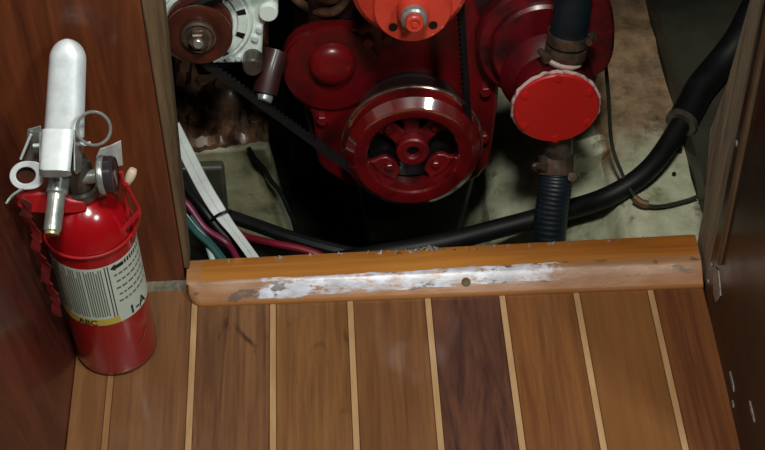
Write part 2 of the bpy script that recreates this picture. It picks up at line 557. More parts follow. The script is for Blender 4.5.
obj('wood_plug', bm, 'edgewood', sill)
# flakes and crumbs along the back edge
bm = NB()
for k in range(70):
    x = random.uniform(-0.13, 0.30) if k > 24 else random.gauss(0.048, 0.018)
    s = random.uniform(0.0009, 0.0022) * (2.6 if k < 12 else 1)
    c = Vector((x, 1.029 + random.uniform(-0.002, 0.002), 0.0200))
    p = [c + Vector((random.uniform(-s, s) * 1.6, random.uniform(-s, s), 0)) for _ in range(3)]
    tip = c + Vector((random.uniform(-s, s), random.uniform(-s, s), s * 1.6))
    q = [bm.verts.new(v_) for v_ in p] + [bm.verts.new(tip)]
    for f in ((0, 1, 2), (0, 1, 3), (1, 2, 3), (2, 0, 3)):
        bm.faces.new([q[i] for i in f])
fl = obj('paint_flakes', bm, 'smear', merge=False)
tag(fl, 'pale grey flakes and crumbs along the back of the sill', 'debris', kind='stuff')

# right side: dark wall, grey jamb board, battens
bm = NB()
prism(bm, [(0.3355, 0.9765, -0.03), (0.3355, 0.9690, 0.36), (0.3355, 0.9660, 0.5), (0.3304, 0.74, 0.5), (0.3304, 0.74, 0.0), (0.3304, 0.74, -0.03)], (0.55, 0, 0))
wr = obj('wall_right', bm, 'darkwood', origin=V(0.335, 0.7, 0), bevel=0.0008)
tag(wr, 'dark glossy side wall right of the sill', kind='structure')
bm = NB()
prism(bm, [(0.338, 0.9800, 0.0), (0.338, 0.9720, 0.36), (0.338, 0.9690, 0.5), (0.338, 1.0030, 0.5), (0.338, 1.0060, 0.36), (0.338, 1.0300, 0.225), (0.338, 1.0546, 0.14), (0.338, 1.0320, 0.06), (0.338, 1.0320, 0.0)], (0.014, 0, 0))
jr = obj('trim_4', bm, 'greywood', bevel=0.001)
tag(jr, 'weathered grey board edging the right side of the opening', kind='structure')
bm = NB()
prism(bm, [(0.3315, 0.9405, 0.075), (0.3315, 0.9405, 0.5), (0.3315, 0.9490, 0.5), (0.3315, 0.9490, 0.075)], (0.006, 0, 0))
b4 = obj('trim_5', bm, 'edgewood', bevel=0.001)
tag(b4, 'narrow dark batten on the right side wall', kind='structure')
for (y, z, s) in ((0.9655, 0.2075, 0.0035), (0.968, 0.046, 0.0028), (0.968, 0.022, 0.0025)):
    bm = NB(); lathe(bm, [(0, 0), (s, 0), (s * 0.7, 0.0016), (0, 0.0022)], (0.3358, y, z), (-1, 0, 0), 12)
    obj('screw_head', bm, 'steel', wr)
# smear of old filler, and small pale chips painting in the dark wall's glints
for (y, z, ly, lz) in ((0.942, 0.047, 0.019, 0.016), (0.846, 0.024, 0.012, 0.003), (0.783, 0.064, 0.012, 0.003), (0.83, 0.010, 0.004, 0.003)):
    bm = NB()
    pts = []
    for k in range(9):
        a = 2 * math.pi * k / 9
        py = y + ly * math.cos(a) * (0.75 + 0.35 * random.random())
        pz = z + lz * math.sin(a) * (0.75 + 0.35 * random.random())
        pts.append((0.3304 + 0.0051 * (py - 0.74) / 0.2365 - 0.0008, py, pz))
    prism(bm, pts, (0.002, 0, 0))
    obj('filler_glint_patch', bm, 'smear', wr)
bm = NB(); box(bm, (0.356, 1.02, -0.03), (0.60, 1.038, 0.52))
wbr = obj('wall_bulkhead_right', bm, 'darkwood', bevel=0.001)
tag(wbr, 'dark bulkhead strip right of the opening', kind='structure')

# ------------------------------------------------------------------ engine bay
def sweep_y(bm, sec, y0, y1, ny=1, jitter=0.0):
    rows = []
    for j in range(ny + 1):
        y = y0 + (y1 - y0) * j / ny
        rows.append([bm.verts.new((x + jitter * noise.noise(Vector((x * 30, y * 30, 0))), y, z + jitter * noise.noise(Vector((x * 30, y * 30, 5))))) for x, z in sec])
    for a, b in zip(rows, rows[1:]):
        for k in range(len(sec) - 1):
            bm.faces.new((a[k], a[k + 1], b[k + 1], b[k]))

def subdiv(sec, n):
    out = []
    for (a, b) in zip(sec, sec[1:]):
        for k in range(n):
            t = k / n
            out.append((a[0] + (b[0] - a[0]) * t, a[1] + (b[1] - a[1]) * t))
    return out + [sec[-1]]

BO = V(0, 1.04, 0)
bm = NB()
sweep_y(bm, subdiv([(0.358, -0.02), (0.290, -0.02), (0.276, -0.028), (0.262, -0.052), (0.152, -0.122), (0.146, -0.150), (0.10, -0.20)], 4), 1.034, 1.9, 30, 0.003)
bed = obj('wall_engine_bed', bm, 'gelcoat', origin=BO, angle=60)
tag(bed, 'stained pale engine bed right of the red engine', kind='structure')
bm = NB()
prism(bm, [(0.222, 1.220, -0.030), (0.272, 1.224, -0.016), (0.286, 1.212, -0.0145), (0.283, 1.200, -0.015), (0.264, 1.196, -0.022), (0.224, 1.202, -0.034)], (0, 0.006, -0.05))
obj('ledge', bm, 'gelcoat', bed, bevel=0.004)
for (x, y) in ((0.353, 1.191), (0.3398, 1.155)):
    bm = NB(); lathe(bm, [(0, 0.0016), (0.0022, 0.0016), (0.0026, -0.003)], (x, y, -0.0185), (0, 0, 1), 12)
    obj('screw_hole', bm, 'black_plastic', bed)
bm = NB()
sweep_y(bm, subdiv([(0.10, -0.20), (0.05, -0.28), (-0.06, -0.28), (-0.12, -0.2), (-0.26, -0.11), (-0.42, 0.2), (-0.46, 0.85)], 2), 1.034, 1.9, 10, 0.004)
bl = obj('floor_bilge', bm, 'bilge', origin=BO, angle=60)
tag(bl, 'black oily bilge under the engine', kind='structure')
bm = NB()
sweep_y(bm, subdiv([(0.357, -0.035), (0.362, 0.004), (0.372, 0.002), (0.47, 0.03), (0.58, 0.30), (0.60, 0.85)], 2), 1.040, 1.9, 10, 0.002)
hs = obj('wall_hull', bm, 'hull_dark', origin=BO, angle=60)
tag(hs, 'dark grey-green hull side right of the engine bed', kind='structure')
bm = NB(); box(bm, (-0.5, 1.9, -0.3), (0.65, 1.92, 0.87))
bk = obj('wall_back', bm, 'bilge'); tag(bk, 'black back of the engine bay', kind='structure')
bm = NB(); box(bm, (-0.46, 1.36, 0.72), (0.62, 1.9, 0.74))
tp = obj('ceiling', bm, 'darkwood'); tag(tp, 'dark underside of the deck over the engine', kind='structure')
bm = NB(); box(bm, (-0.46, 1.0302, -0.29), (0.40, 1.0336, -0.002))
ff = obj('wall_bilge_front', bm, 'darkwood'); tag(ff, 'dark bilge face below the sill', kind='structure')

# left engine bed: pale block with a filthy top
bm = NB()
prism(bm, [(-0.30, 1.228, -0.022), (-0.093, 1.228, -0.018), (-0.086, 1.228, -0.075), (-0.074, 1.228, -0.17), (-0.30, 1.228, -0.17)], (0, 0.018, 0))
lb = obj('wall_engine_bed_left', bm, 'gelcoat_dirty', bevel=0.004)
tag(lb, 'pale left engine bed under the grimy mount', kind='structure')
bm = NB()
prism(bm, [(-0.30, 1.2465, -0.024), (-0.097, 1.2465, -0.021), (-0.090, 1.2465, -0.075), (-0.078, 1.2465, -0.17), (-0.30, 1.2465, -0.17)], (0, 0.5, 0))  # rear part of the bed in black, behind the pale front block
lbb = obj('wall_engine_bed_rear', bm, 'bilge', bevel=0.003)
tag(lbb, 'black rear part of the left engine bed', kind='structure')
bm = NB()
prism(bm, [(-0.30, 1.214, -0.030), (-0.142, 1.214, -0.032), (-0.146, 1.214, -0.17), (-0.30, 1.214, -0.17)], (0, 0.0135, 0))  # thin dark panel covering the left part of the bed front
lb2 = obj('trim_6', bm, 'hull_dark', bevel=0.004)
tag(lb2, 'thin dark panel in front of the left engine bed', kind='structure')

mount = root('engine_mount', (-0.135, 1.29, -0.018), 'grimy black engine mount below the white alternator', 'engine mount')
bm = NB()
N_ = 30
grid = [[bm.verts.new((-0.20 + 0.108 * i / N_, 1.2250 + 0.013 * i / N_ + 0.004 * noise.noise(Vector((i * 0.5, 0, 9))) + 0.22 * j / N_, -0.0085 + 0.007 * noise.noise(Vector((i * 0.42, j * 0.42, 2))) + 0.005 * noise.noise(Vector((i * 1.3, j * 1.3, 8))) - (0.005 if i in (0, N_) or j in (0,) else 0))) for j in range(N_ + 1)] for i in range(N_ + 1)]
for i in range(N_):
    for j in range(N_):
        bm.faces.new((grid[i][j], grid[i + 1][j], grid[i + 1][j + 1], grid[i][j + 1]))
ret = bmesh.ops.extrude_face_region(bm, geom=bm.faces[:])
for e in ret['geom']:
    if isinstance(e, bmesh.types.BMVert):
        e.co.z = -0.0205
obj('base_plate', bm, 'grime', mount)
bm = NB(); lathe(bm, [(0, 0.026), (0.012, 0.026), (0.016, 0.02), (0.024, 0.016), (0.026, 0.0), (0.0, 0.0)], (-0.137, 1.300, -0.012), (0, 0, 1), 24)
obj('rubber_cone', bm, 'grime', mount)
for (x, y) in ((-0.172, 1.27), (-0.106, 1.262), (-0.165, 1.33)):
    bm = NB(); hexa(bm, (x, y, -0.013), (0, 0, 1), 0.0085, 0.009)
    obj('mount_bolt', bm, 'grime', mount)
bm = NB()
prism(bm, [(-0.165, 1.335, 0.0), (-0.10, 1.335, 0.0), (-0.098, 1.335, 0.05), (-0.15, 1.335, 0.06)], (0, 0.03, 0))
obj('bracket', bm, 'block_dark', mount, bevel=0.003)

# ------------------------------------------------------------------ red engine (local frame: x right, y back, z up along the tilted engine)
TILT = math.radians(7)
EO = V(0.0612, 1.14, 0.0513)
EF = Matrix.Translation(EO) @ Euler((-TILT, 0, 0)).to_matrix().to_4x4()
def E_(x, u, n):
    return V(x, -n, u)
FWD = (0, -1, 0)
eng = root('marine_engine', EF @ V(0, 0.3, -0.2), 'red marine diesel engine with belt pulleys inside the opening', 'engine')

# timing cover
cov = [(-0.1311, 0.0595), (-0.1269, 0.0897), (-0.1084, 0.109), (-0.078, 0.1131), (-0.043, 0.1087), (-0.0272, 0.1313), (-0.02, 0.24), (0.0628, 0.24), (0.0628, 0.1377), (0.0941, 0.0645), (0.0923, -0.0047), (0.0809, -0.1049), (-0.0667, -0.0925), (-0.0791, -0.0779), (-0.1018, -0.0587), (-0.0995, 0.012), (-0.1176, 0.0249)]
def round_poly(p, it=2):
    for _ in range(it):
        q = []
        for i in range(len(p)):
            a, b = p[i], p[(i + 1) % len(p)]
            q += [(a[0] * .75 + b[0] * .25, a[1] * .75 + b[1] * .25), (a[0] * .25 + b[0] * .75, a[1] * .25 + b[1] * .75)]
        p = q
    return p
bm = NB(); prism(bm, [E_(x, u, -0.058) for x, u in round_poly(cov)], (0, 0.022, 0))
obj('timing_cover', bm, 'engine_red', eng, EF, bevel=0.004, segs=3)
# raised gear housing ridge on the cover
bm = NB(); lathe(bm, [(0.058, -0.059), (0.058, -0.052), (0.055, -0.0505), (0, -0.0505)], E_(0.0, 0.0, 0), FWD, 48)
obj('cover_boss', bm, 'block_dark', eng, EF)
bm = NB(); lathe(bm, [(0.050, -0.059), (0.049, -0.054), (0.045, -0.0525), (0.0, -0.0525)], E_(-0.079, 0.066, 0), FWD, 40)
obj('gear_boss', bm, 'engine_red', eng, EF)
bm = NB(); lathe(bm, [(0.0245, -0.055), (0.0235, -0.048), (0.0215, -0.0445), (0.018, -0.0415), (0.011, -0.0385), (0, -0.0375)], E_(-0.0779, 0.076, 0), FWD, 36)
obj('dome_cap', bm, 'dome_red', eng, EF)
for (x, u) in ((-0.0919, 0.004), (-0.04, 0.098), (0.078, -0.03), (0.079, 0.03), (0.03, 0.12), (-0.02, 0.10)):
    bm = NB(); hexa(bm, E_(x, u, -0.058), FWD, 0.0062, 0.007)
    obj('cover_bolt', bm, 'pulley_red', eng, EF)
# engine block and sump behind the cover
bm = NB(); prism(bm, [E_(x, u, -0.0805) for x, u in ((-0.105, -0.05), (-0.118, 0.06), (-0.10, 0.10), (-0.095, 0.26), (0.10, 0.26), (0.09, -0.09), (-0.06, -0.09))], (0, 0.45, 0))
obj('engine_block', bm, 'block_dark', eng, EF, bevel=0.004)
bm = NB(); prism(bm, [E_(x, u, -0.0805) for x, u in ((-0.06, -0.091), (0.075, -0.091), (0.055, -0.19), (-0.05, -0.19))], (0, 0.42, 0))
obj('sump', bm, 'bilge', eng, EF, bevel=0.006)
for k in range(4):
    bm = NB()
    tube(bm, [E_(-0.125 - 0.004 * k, 0.13 + 0.012 * k, -0.12 - 0.02 * k), E_(-0.10, 0.12 + 0.02 * k, -0.09), E_(-0.07, 0.125 + 0.012 * k, -0.075), E_(-0.045, 0.16 + 0.01 * k, -0.08)], 0.005 - 0.0006 * k, 10)
    obj('fuel_pipe', bm, 'grime', eng, EF)

# crank pulley
cp = E_(0, -0.0085, 0)
bm = NB()
lathe(bm, [(0.047, -0.027), (0.047, -0.003), (0.0485, -0.0008), (0.0505, 0.0), (0.0608, 0.0), (0.0693, -0.0074), (0.0693, -0.0084), (0.0560, -0.0092), (0.0560, -0.0152), (0.0715, -0.0180), (0.0725, -0.0195), (0.0725, -0.0235), (0.0700, -0.027)], cp, FWD, 72, closed=True)
crank = obj('crank_pulley', bm, 'rim_red', eng, EF, angle=28)
bm = NB()
for k in range(5):
    a0 = math.radians(45 + 90 * k) if k < 4 else math.radians(90)
    poly = []
    pad = ((-20, 0.029), (-24, 0.036), (-22, 0.042), (-24, 0.0475), (0, 0.0480), (24, 0.0475), (22, 0.042), (24, 0.036), (20, 0.029), (0, 0.026))
    arm = ((-46, 0.0145), (-20, 0.024), (-15, 0.033), (-18, 0.041), (-22, 0.0475), (0, 0.0480), (22, 0.0475), (18, 0.041), (15, 0.033), (20, 0.024), (46, 0.0145))
    for da, r in (pad if k in (2, 3) else arm):
        t = a0 + math.radians(da)
        poly.append(cp + V(r * math.cos(t), 0.0175, r * math.sin(t)))
    prism(bm, poly, (0, 0.007, 0))
obj('web', bm, 'pulley_red', crank, EF, bevel=0.0018, merge=False)
bm = NB(); lathe(bm, [(0.0, -0.0115), (0.0055, -0.0115), (0.0065, -0.008), (0.0085, -0.0065), (0.0150, -0.0065), (0.0168, -0.008), (0.0172, -0.026), (0, -0.026)], cp, FWD, 40)
obj('hub', bm, 'pulley_red', crank, EF)
bm = NB(); lathe(bm, [(0, -0.0110), (0.0053, -0.0110), (0.0053, -0.012), (0, -0.012)], cp, FWD, 20)
obj('hub_hole', bm, 'black_plastic', crank, EF)
for k in range(4):
    a0 = math.radians(45 + 90 * k)
    bm = NB(); hexa(bm, cp + V(0.034 * math.cos(a0), 0.0177, 0.034 * math.sin(a0)), FWD, 0.0042, 0.004)
    obj('web_bolt', bm, 'pulley_red', crank, EF)
bm = NB(); lathe(bm, [(0, -0.028), (0.046, -0.028), (0.046, -0.05), (0, -0.05)], cp, FWD, 40)
obj('damper', bm, 'black_plastic', eng, EF)

bm = NB(); lathe(bm, [(0.0726, -0.0190), (0.0738, -0.0200), (0.0738, -0.0230), (0.0726, -0.0240)], cp, FWD, 72, closed=True)
obj('worn_rim', bm, 'clamp', crank, EF)
# water pump pulley and fan flange above
tpz = 0.199
tc_ = E_(0, tpz, 0)
bm = NB(); lathe(bm, [(0, 0.010), (0.040, 0.010), (0.043, 0.012), (0.051, 0.012), (0.0555, 0.008), (0.0555, -0.003), (0.0455, -0.0065), (0.0455, -0.0145), (0.0555, -0.019), (0.0555, -0.026), (0, -0.026)], tc_, FWD, 64)
fp = obj('water_pump_pulley', bm, 'fan_red', eng, EF)
bm = NB(); lathe(bm, [(0.026, 0.0095), (0.026, 0.042), (0.0, 0.042)], tc_, FWD, 40)
obj('spacer', bm, 'fan_red', fp, EF)
bm = NB(); lathe(bm, [(0, 0.042), (0.0350, 0.042), (0.0365, 0.0435), (0.0365, 0.0485), (0.0350, 0.050), (0.0, 0.050)], tc_, FWD, 56)
obj('fan_flange', bm, 'fan_red', fp, EF)
for sx_ in (-1, 1):
    for sz in (-1, 1):
        bm = NB(); lathe(bm, [(0, 0.0507), (0.0042, 0.0507), (0.0042, 0.049), (0, 0.049)], tc_ + V(0.0185 * sx_, 0, 0.0185 * sz), FWD, 16)
        obj('flange_hole', bm, 'black_plastic', fp, EF)
bm = NB(); lathe(bm, [(0.0150, 0.0495), (0.0145, 0.060), (0.0130, 0.0625), (0, 0.0625)], tc_, FWD, 32)
obj('nose', bm, 'fan_red', fp, EF)
bm = NB(); lathe(bm, [(0.0120, 0.062), (0.0120, 0.070), (0.0100, 0.0715), (0, 0.0715)], tc_, FWD, 24)
obj('washer', bm, 'steel', fp, EF)
bm = NB(); lathe(bm, [(0.0088, 0.071), (0.0088, 0.0765), (0.0075, 0.078), (0.0050, 0.078), (0.0044, 0.0765), (0.0030, 0.0765), (0.0025, 0.079), (0, 0.079)], tc_, FWD, 24)
obj('bolt_head', bm, 'fan_red', fp, EF)

# raw water pump on the right
pc = E_(0.1405, 0.0635, 0)
fc = E_(0.134, 0.092, 0)
bm = NB(); lathe(bm, [(0, -0.030), (0.050, -0.030), (0.053, -0.033), (0.053, -0.040), (0.058, -0.042), (0.063, -0.042), (0.066, -0.045), (0.066, -0.058), (0, -0.058)], fc, FWD, 64)
pump = obj('raw_water_pump', bm, 'pump_red', eng, EF)
bm = NB(); lathe(bm, [(0.036, 0.0235), (0.040, 0.022), (0.041, 0.012), (0.037, 0.008), (0.037, -0.012), (0.046, -0.022), (0.050, -0.031), (0, -0.031)], pc, FWD, 56)
obj('pump_body', bm, 'pump_red', pump, EF)
bm = NB()
prism(bm, [E_(x, u, -0.02) for x, u in round_poly([(0.175, 0.06), (0.198, 0.07), (0.205, 0.10), (0.198, 0.155), (0.178, 0.165), (0.17, 0.10)])], (0, 0.03, 0))
obj('pump_lug', bm, 'pump_red', pump, EF, bevel=0.003)
bm = NB(); tube(bm, [pc + V(1.03 * (0.0415 + 0.0018 * noise.noise(Vector((k * 0.7, 2, 0)))) * math.cos(2 * math.pi * k / 60), -0.0245 + 0.0015 * noise.noise(Vector((k * 0.9, 7, 0))), 0.97 * (0.0415 + 0.0018 * noise.noise(Vector((k * 0.7, 2, 0)))) * math.sin(2 * math.pi * k / 60)) for k in range(60)], 0.0021, 8, 2, closed=True)
obj('gasket', bm, 'gasket', pump, EF)
bm = NB(); lathe(bm, [(0.0, 0.024), (0.0405, 0.024), (0.0412, 0.025), (0.0412, 0.0285), (0.0400, 0.030), (0, 0.0303)], pc, FWD, 64, sx=1.03, sy=0.97)
pplate = obj('cover_plate', bm, 'plate_red', pump, EF)
for k in range(6):
    a0 = math.radians(30 + 60 * k)
    bm = NB(); lathe(bm, [(0.0042, 0.0298), (0.0040, 0.0310), (0.0020, 0.0314), (0, 0.0310)], pc + V(0.0362 * math.cos(a0), 0, 0.0362 * math.sin(a0)), FWD, 16)
    obj('cover_screw', bm, 'plate_red', pump, EF)
# outlet and inlet necks
bm = NB(); tube(bm, [E_(0.146, 0.100, 0.006), E_(0.149, 0.110, 0.004), E_(0.152, 0.122, 0.001)], 0.0165, 24, 6)
obj('outlet_neck', bm, 'dark_steel', pump, EF)
bm = NB(); lathe(bm, [(0.0185, 0), (0.0200, 0.003), (0.0185, 0.006)], E_(0.1475, 0.103, 0.0052), (0.003 / 0.012, 0.1, 1), 28, closed=True)
obj('salt_crust', bm, 'gasket', pump, EF)
bm = NB(); tube(bm, [E_(0.1455, 0.030, 0.006), E_(0.146, 0.012, 0.007), E_(0.1468, -0.006, 0.009)], 0.0160, 24, 6)
obj('inlet_neck', bm, 'dark_steel', pump, EF)

# ------------------------------------------------------------------ hoses
def clamp(parent, c, axis, r, frame=I4, screw=(1, 0, 0), mat='clamp'):
    bm = NB()
    lathe(bm, [(r, -0.0055), (r + 0.0014, -0.0055), (r + 0.0014, 0.0055), (r, 0.0055)], c, axis, 36, closed=True)
    s = Vector(screw).normalized()
    ax = Vector(axis).normalized()
    t = ax.cross(s).normalized()
    cc = Vector(c) + s * (r + 0.004)
    lathe(bm, [(0, -0.009), (0.0035, -0.009), (0.0035, 0.005), (0.0048, 0.005), (0.0048, 0.009), (0, 0.009)], cc, t, 10)
    return obj('hose_clamp', bm, mat, parent, frame)

h1 = root('coolant_hose', EF @ E_(0.154, 0.112, 0.0), 'dark blue-black rubber hose above the round red plate', 'hose')
bm = NB(); tube(bm, [E_(0.151, 0.116, 0.0025), E_(0.1542, 0.141, 0.0), E_(0.1557, 0.169, -0.002), E_(0.155, 0.205, -0.004), E_(0.150, 0.25, -0.02)], 0.0185, 28, 8)
obj('hose', bm, 'rubber_blue', h1, EF)
clamp(h1, E_(0.1525, 0.128, 0.0012), (0.12, 0.1, 1), 0.0190, EF, (1, -0.4, 0.1))
clamp(h1, E_(0.1510, 0.114, 0.0026), (0.12, 0.1, 1), 0.0192, EF, (-1, -0.3, 0))

h2 = root('suction_hose', (0.1967, 1.07, -0.05), 'ribbed blue-black hose running down from the round red plate', 'hose')
hp = [(0.2078, 1.131, 0.040), (0.2068, 1.120, 0.0270), (0.2045, 1.108, 0.0130), (0.2005, 1.094, -0.008), (0.1975, 1.078, -0.034), (0.196, 1.066, -0.065)]
Q = spline(hp, 30)
nq = len(Q)
bm = NB()
tube(bm, Q, lambda t: 0.0172 + 0.0002 * math.sin(t * 170) * (1 if t > 0.22 else 0.15), 28, 1, smooth=False)
obj('hose', bm, 'rubber_blue', h2)
d_ = (Q[12] - Q[4])
clamp(h2, Q[6], d_, 0.0176, I4, (-1, -0.6, 0.1))
clamp(h2, Q[22], Q[26] - Q[18], 0.0176, I4, (1, -0.7, 0))

h3 = root('exhaust_hose', (0.25, 1.13, -0.06), 'thick black hose curving across the bay to the right jamb', 'hose')
bm = NB()
tube(bm, [(-0.03, 1.105, -0.075), (0.023, 1.1058, -0.066), (0.0871, 1.1111, -0.060), (0.1519, 1.1236, -0.055), (0.2169, 1.1334, -0.045), (0.2672, 1.1262, -0.016), (0.311, 1.1477, 0.0), (0.3505, 1.198, 0.012), (0.3807, 1.242, 0.022)], 0.0108, 20, 10)
obj('hose', bm, 'rubber', h3)
bm = NB()
tube(bm, [(0.352, 1.2, 0.013), (0.366, 1.222, 0.018), (0.3807, 1.2441, 0.024), (0.405, 1.27, 0.032), (0.4275, 1.2915, 0.046), (0.4480, 1.322, 0.058), (0.48, 1.37, 0.075)], 0.0165, 20, 8)
obj('sleeve', bm, 'rubber', h3)
bm = NB(); lathe(bm, [(0.0112, -0.005), (0.0176, -0.004), (0.0176, 0.003), (0.0112, 0.003)], (0.353, 1.2015, 0.0132), (0.03, 0.044, 0.010), 24, closed=True)
obj('end_collar', bm, 'dark_steel', h3)

# ------------------------------------------------------------------ fan belt
def hull2(P):
    P = sorted(set(P))
    def half(P):
        h = []
        for p in P:
            while len(h) >= 2 and (h[-1][0] - h[-2][0]) * (p[1] - h[-2][1]) - (h[-1][1] - h[-2][1]) * (p[0] - h[-2][0]) <= 0:
                h.pop()
            h.append(p)
        return h
    a, b = half(P), half(P[::-1])
    return a[:-1] + b[:-1]
circ = [(0, -0.0085, 0.0625), (0, tpz, 0.0500), (-0.2035, 0.1485, 0.0272)]
pts = []
for (x, u, r) in circ:
    pts += [(round(x + r * math.cos(2 * math.pi * k / 90), 6), round(u + r * math.sin(2 * math.pi * k / 90), 6)) for k in range(90)]
H = hull2(pts)
# resample to tooth pitch
L_ = [0]
for a, b in zip(H, H[1:] + H[:1]):
    L_.append(L_[-1] + math.dist(a, b))
NT_ = int(L_[-1] / 0.0029) // 2 * 2
res = []
j = 0
for k in range(NT_):
    s = L_[-1] * k / NT_
    while L_[j + 1] < s:
        j += 1
    a, b = H[j], H[(j + 1) % len(H)]
    t = (s - L_[j]) / max(1e-9, L_[j + 1] - L_[j])
    res.append((a[0] + (b[0] - a[0]) * t, a[1] + (b[1] - a[1]) * t))
bm = NB()
rings = []
for k in range(NT_):
    p, q = res[k - 1], res[(k + 1) % NT_]
    d = Vector((q[0] - p[0], q[1] - p[1])).normalized()
    nrm = Vector((d.y, -d.x))
    c = Vector(res[k])
    for s_ in (0.02, 0.98) if False else (0,):
        depth = 0.0075 if k % 2 else 0.0045
        o_ = c + nrm * 0.0005
        i_ = c - nrm * depth
        rings.append([bm.verts.new(E_(o_.x, o_.y, -0.0070)), bm.verts.new(E_(o_.x, o_.y, -0.0165)), bm.verts.new(E_(i_.x, i_.y, -0.0145)), bm.verts.new(E_(i_.x, i_.y, -0.0090))])
for k in range(NT_):
    a, b = rings[k], rings[(k + 1) % NT_]
    for m_ in range(4):
        bm.faces.new((a[m_], a[(m_ + 1) % 4], b[(m_ + 1) % 4], b[m_]))
belt = obj('fan_belt', bm, 'belt', frame=EF, angle=20, merge=False)
tag(belt, 'black toothed belt looped around the red engine pulleys', 'belt')

# ------------------------------------------------------------------ alternator
alt = root('alternator', EF @ E_(-0.18, 0.095, -0.06), 'chalky white alternator with a rusty brown pulley', 'alternator')
ac = E_(-0.2035, 0.1485, 0)
bm = NB()
lathe(bm, [(0.0, -0.030), (0.036, -0.030), (0.0375, -0.0275), (0.0455, -0.0275), (0.0468, -0.0300), (0.0500, -0.029), (0.0520, -0.032), (0.0530, -0.045), (0.053, -0.11), (0.055, -0.12), (0, -0.12)], ac, FWD, 56)
house = obj('housing', bm, 'alt_white', alt, EF)
bm = NB()
prism(bm, [E_(x, u, -0.034) for x, u in ((-0.206, 0.0955), (-0.1480, 0.0925), (-0.1430, 0.135), (-0.1350, 0.150), (-0.1270, 0.170), (-0.1270, 0.23), (-0.206, 0.23))], (0, 0.016, 0))
obj('mounting_flange', bm, 'alt_white', alt, EF, bevel=0.002)
bm = NB(); lathe(bm, [(0.0095, -0.05), (0.0095, -0.027), (0.0085, -0.0255), (0, -0.0255)], E_(-0.1365, 0.1546, 0), FWD, 24)
obj('lug', bm, 'alt_white', alt, EF)
for k in range(10):
    t = 2 * math.pi * (k + 0.3) / 10
    bm = NB()
    poly = []
    for (da, r) in ((-0.07, 0.0375), (0.07, 0.0375), (0.07, 0.0460), (-0.07, 0.0460)):
        poly.append(ac + V(r * math.cos(t + da), 0.0272, r * math.sin(t + da)))
    prism(bm, poly, (0, 0.004, 0))
    obj('vent_slot', bm, 'black_plastic', house, EF)
for (x, u) in ((-0.1801, 0.1010), (-0.1702, 0.1010), (-0.1520, 0.1230), (-0.1470, 0.1330), (-0.158, 0.104)):
    bm = NB(); hexa(bm, E_(x, u, -0.034), FWD, 0.0034, 0.004, 8)
    obj('flange_bolt', bm, 'silver', alt, EF)
bm = NB()
lathe(bm, [(0, -0.0045), (0.012, -0.0045), (0.0150, -0.002), (0.0290, -0.0005), (0.0315, -0.001), (0.0325, -0.003), (0.0320, -0.0060), (0.0220, -0.0090), (0.0220, -0.0150), (0.0320, -0.0180), (0.0325, -0.024), (0.018, -0.027), (0, -0.027)], ac, FWD, 56)
ap = obj('pulley', bm, 'rust', alt, EF)
bm = NB(); lathe(bm, [(0.0165, -0.003), (0.0170, 0.0020), (0.0150, 0.0032), (0.0135, 0.0005), (0.0120, 0.0008), (0.0, 0.0020)], ac, FWD, 32)
obj('washer', bm, 'clamp', ap, EF)
bm = NB(); hexa(bm, ac + V(0, -0.0018, 0), FWD, 0.0098, 0.009)
obj('nut', bm, 'clamp', ap, EF)
bm = NB(); lathe(bm, [(0.0050, 0.009), (0.0050, 0.0135), (0.0040, 0.0145), (0, 0.0145)], ac, FWD, 20)
obj('shaft_tip', bm, 'steel', ap, EF)
# adjuster with its bolts
adj = root('belt_adjuster', EF @ E_(-0.146, 0.06, -0.03), 'rusty adjuster rod with bright bolt head beside the alternator', 'bracket')
bm = NB(); tube(bm, [E_(-0.133, 0.098, -0.045), E_(-0.1405, 0.083, -0.030), E_(-0.1465, 0.067, -0.018)], 0.0125, 20, 6)
obj('rod', bm, 'block_dark', adj, EF)
bm = NB(); lathe(bm, [(0.0085, -0.004), (0.0085, 0.002), (0.007, 0.0035), (0, 0.004)], E_(-0.1475, 0.0630, -0.014), (-0.3, -0.75, -0.6), 20)
obj('bolt_head', bm, 'steel', adj, EF)
bm = NB(); lathe(bm, [(0.0100, -0.035), (0.0100, -0.004), (0.0085, -0.002), (0, -0.002)], E_(-0.1560, 0.1000, -0.012), FWD, 20)
obj('pivot_bolt', bm, 'dark_steel', adj, EF)

# ------------------------------------------------------------------ wires
def wire(name, label, cat, pts, r, mat, group=None):
    bm = NB(); tube(bm, pts, r, 10, 8)
    o = obj(name, bm, mat)
    return tag(o, label, cat, group)

wc = root('white_cable', (-0.14, 1.12, -0.02), 'wide flat white cable slanting down behind the sill', 'cable')
bm = NB()
wp = spline([(-0.1830, 1.170, 0.0740), (-0.1708, 1.157, 0.0440), (-0.1559, 1.14, 0.0109), (-0.1398, 1.12, -0.0101), (-0.121, 1.09, -0.0154), (-0.1045, 1.06, -0.0173), (-0.094, 1.042, -0.022)], 6)
prev = None
for i, p in enumerate(wp):
    t_ = (wp[min(i + 1, len(wp) - 1)] - wp[max(i - 1, 0)]).normalized()
    up = V(0.1, -0.7, 0.7)
    sd = t_.cross(up).normalized()
    up = sd.cross(t_).normalized()
    f = i / (len(wp) - 1)
    w_ = 0.0078 - 0.0024 * max(0, min(1, (f - 0.45) / 0.15))
    cur = [bm.verts.new(p + sd * (w_ * a) + up * b) for a, b in ((-1, -0.0015), (-1, 0.001), (-0.9, 0.0022), (-0.05, 0.0022), (0.0, 0.0014), (0.05, 0.0022), (0.9, 0.0022), (1, 0.001), (1, -0.0015))]
    if prev:
        for k in range(9):
            bm.faces.new((prev[k], prev[(k + 1) % 9], cur[(k + 1) % 9], cur[k]))
    else:
        bm.faces.new(cur)
    prev = cur
bm.faces.new(prev)
obj('sheath', bm, 'white_cable', wc)
